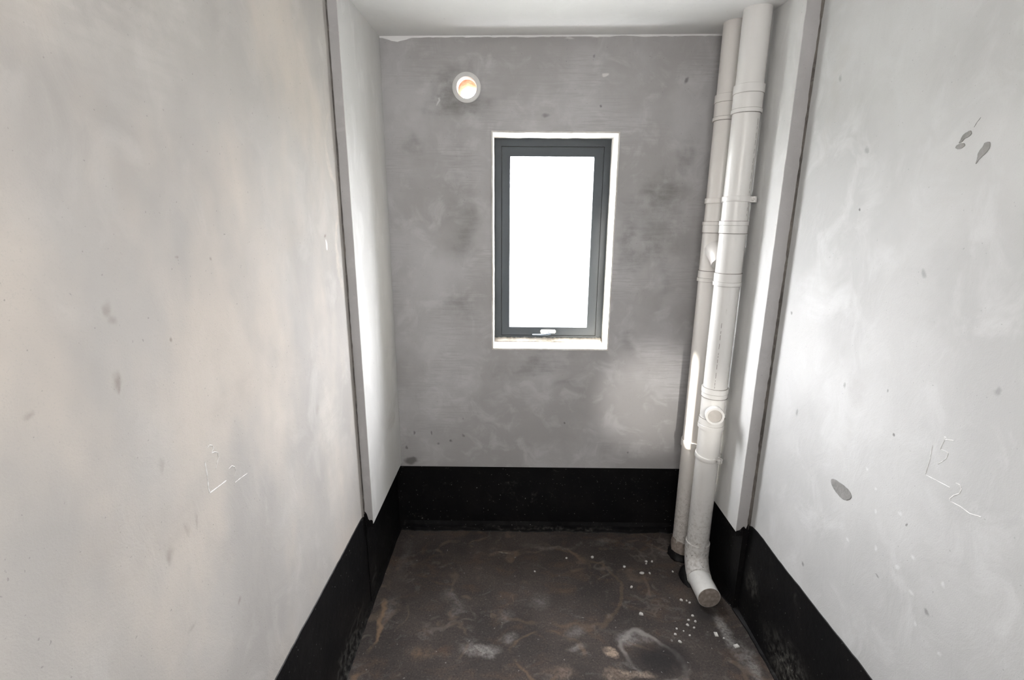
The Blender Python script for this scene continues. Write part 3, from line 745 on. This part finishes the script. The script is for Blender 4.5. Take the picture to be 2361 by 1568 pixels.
for k, (pts, w) in enumerate([
    ([(1.195, 1.274), (1.193, 1.234), (1.196, 1.189), (1.167, 1.191), (1.121, 1.195)], .0011),
    ([(1.140, 1.314), (1.164, 1.306), (1.168, 1.312), (1.162, 1.312)], .0015),
    ([(1.166, 1.303), (1.170, 1.283), (1.171, 1.274), (1.158, 1.278), (1.147, 1.277), (1.149, 1.261), (1.158, 1.247), (1.168, 1.235)], .0011),
    ([(1.109, 1.215), (1.098, 1.216), (1.091, 1.208), (1.094, 1.194), (1.106, 1.182), (1.114, 1.168), (1.110, 1.162), (1.083, 1.165), (1.057, 1.163), (1.029, 1.172)], .0015)]):
    stroke('chalk_stroke', wall_right, lambda z: xr(z), pts, w, -1, k + 5.3, 0)
def patch(pts):
    bm = bmesh.new()
    c = Vector((sum(p[0] for p in pts) / len(pts), sum(p[1] for p in pts) / len(pts)))
    fine = []
    n = len(pts)
    for i in range(n):
        a, b, cc, d = (Vector(pts[(i + j) % n]) for j in (-1, 0, 1, 2))
        for t in (0, .25, .5, .75):      # Catmull-Rom
            q = .5 * ((2 * b) + (cc - a) * t + (2 * a - 5 * b + 4 * cc - d) * t * t + (3 * b - a - 3 * cc + d) * t ** 3)
            fine.append(q + Vector((wob((q.x, q.y, 0), 180, .0012), wob((q.x, q.y, 2), 180, .0012))))
    top = [bm.verts.new((xr(q.y) - .0014, *(c + (q - c) * .965))) for q in fine]
    bot = [bm.verts.new((xr(q.y) + .001, q.x, q.y)) for q in fine]
    bm.faces.new(top)
    for i in range(len(fine)):
        j = (i + 1) % len(fine); bm.faces.new((top[i], top[j], bot[j], bot[i]))
    return from_bm('render_patch', bm, m_patch, wall_right)
patch([(1.289, 2.061), (1.283, 2.053), (1.291, 2.046), (1.299, 2.044), (1.305, 2.038), (1.314, 2.035), (1.311, 2.044), (1.306, 2.054), (1.297, 2.059)])
patch([(1.320, 2.024), (1.319, 2.031), (1.304, 2.035), (1.295, 2.030), (1.298, 2.024), (1.308, 2.021)])
patch([(1.242, 2.027), (1.230, 2.027), (1.226, 2.017), (1.229, 2.007), (1.239, 1.997), (1.248, 1.989), (1.254, 1.980), (1.253, 1.995), (1.253, 2.008), (1.245, 2.019)])
patch([(1.545, 0.970), (1.535, 0.983), (1.504, 0.988), (1.472, 0.989), (1.449, 0.986), (1.436, 0.974), (1.443, 0.958), (1.460, 0.946), (1.481, 0.941), (1.510, 0.945), (1.533, 0.955)])
stroke('scratch', wall_right, lambda z: xr(z), [(1.268, 2.087), (1.276, 2.077), (1.281, 2.067)], .0010, -1, 9.1, .2).data.materials[0] = m_patch

# ------------------------------------------------------------------ crumbs of plaster on the floor
def chip(x, y, w, d, h, ang, label, group=None, square=False):
    bm = bmesh.new()
    n = 4 if square else 7
    bot, top = [], []
    for k in range(n):
        a = 2 * math.pi * k / n + (math.pi / 4 if square else 0)
        j = 1.0 if square else random.uniform(.75, 1.15)
        p = Vector((w * j * math.cos(a), d * j * math.sin(a), 0))
        q = Matrix.Rotation(ang, 3, 'Z') @ p
        bot.append(bm.verts.new((q.x, q.y, 0))); top.append(bm.verts.new((q.x * .85, q.y * .85, h * random.uniform(.8, 1.1))))
    bm.faces.new(list(reversed(bot))); bm.faces.new(top)
    for k in range(n): bm.faces.new((bot[k], bot[(k + 1) % n], top[(k + 1) % n], top[k]))
    o = from_bm('plaster_chip', bm, m_chip); o.location = (x, y, 0.0)
    return tag(o, label, 'chip', group)
chip(.933, 1.863, .017, .011, .004, .5 + 1.0, 'white oblong plaster chip on the floor in front of the capped pipe end', None, True)
chip(.999, 1.800, .016, .012, .005, .3, 'greyish plaster chip nearest the black skirting on the right', None, True)
chip(.618, 1.977, .013, .010, .006, .0, 'round white plaster lump alone mid-floor, left of the pipe end')
chip(.607, 2.306, .009, .009, .004, .4, 'small white plaster chip leftmost of the scatter by the pipes')
chip(.612, 2.154, .010, .007, .004, 1.1, 'slim white plaster chip lying between the scatter by the pipes and the round lump')
chip(.443, 2.381, .011, .009, .004, .8, 'white plaster chip on the floor straight below the window, larger of two')
chip(.298, 2.371, .007, .007, .003, .2, 'tiny white plaster chip on the floor straight below the window')
chip(.117, 2.261, .006, .007, .003, .2, 'tiny white plaster chip farthest left on the dark floor')
G1 = 'plaster chips left of the pipe foot'; G2 = 'plaster crumbs in front of the elbow'
chip(.691, 2.257, .013, .0095, .005, .2, 'largest white plaster chip of the scatter left of the pipe foot')
for (x, y, s) in [(.738, 2.350, .009), (.770, 2.350, .010), (.733, 2.258, .008), (.734, 2.332, .007), (.861, 2.273, .007)]:
    chip(x, y, s, s * .75, s * .45, random.uniform(0, 3), 'small white plaster chip in the scatter left of the pipe foot', G1)
for (x, y, s) in [(.877, 2.052, .007), (.841, 2.069, .009), (.866, 2.066, .006), (.863, 1.970, .008), (.864, 1.936, .008), (.835, 1.944, .007), (.762, 1.892, .006),
                  (.746, 1.860, .008), (.754, 1.820, .009), (.810, 1.856, .006), (.960, 1.842, .006), (.820, 1.915, .008), (.845, 1.900, .007), (.790, 1.880, .005)]:
    chip(x, y, s, s * .8, s * .45, random.uniform(0, 3), 'tiny pale plaster crumb on the stained floor around the capped pipe end', G2)

# ------------------------------------------------------------------ outside, far below the window
bm = bmesh.new()
n = 40; vs = [[bm.verts.new((-400 + 800 * i / n, 14 + 700 * (j / n) ** 1.6, -30 + 26 * (j / n) ** 2 * (0.6 + .8 * noise.noise(Vector((i * .18, j * .18, 1)))))) for i in range(n + 1)] for j in range(n + 1)]
for j in range(n):
    for i in range(n): bm.faces.new((vs[j][i], vs[j][i + 1], vs[j + 1][i + 1], vs[j + 1][i]))
o = from_bm('ground', bm, m_land, None, True); structure(o)
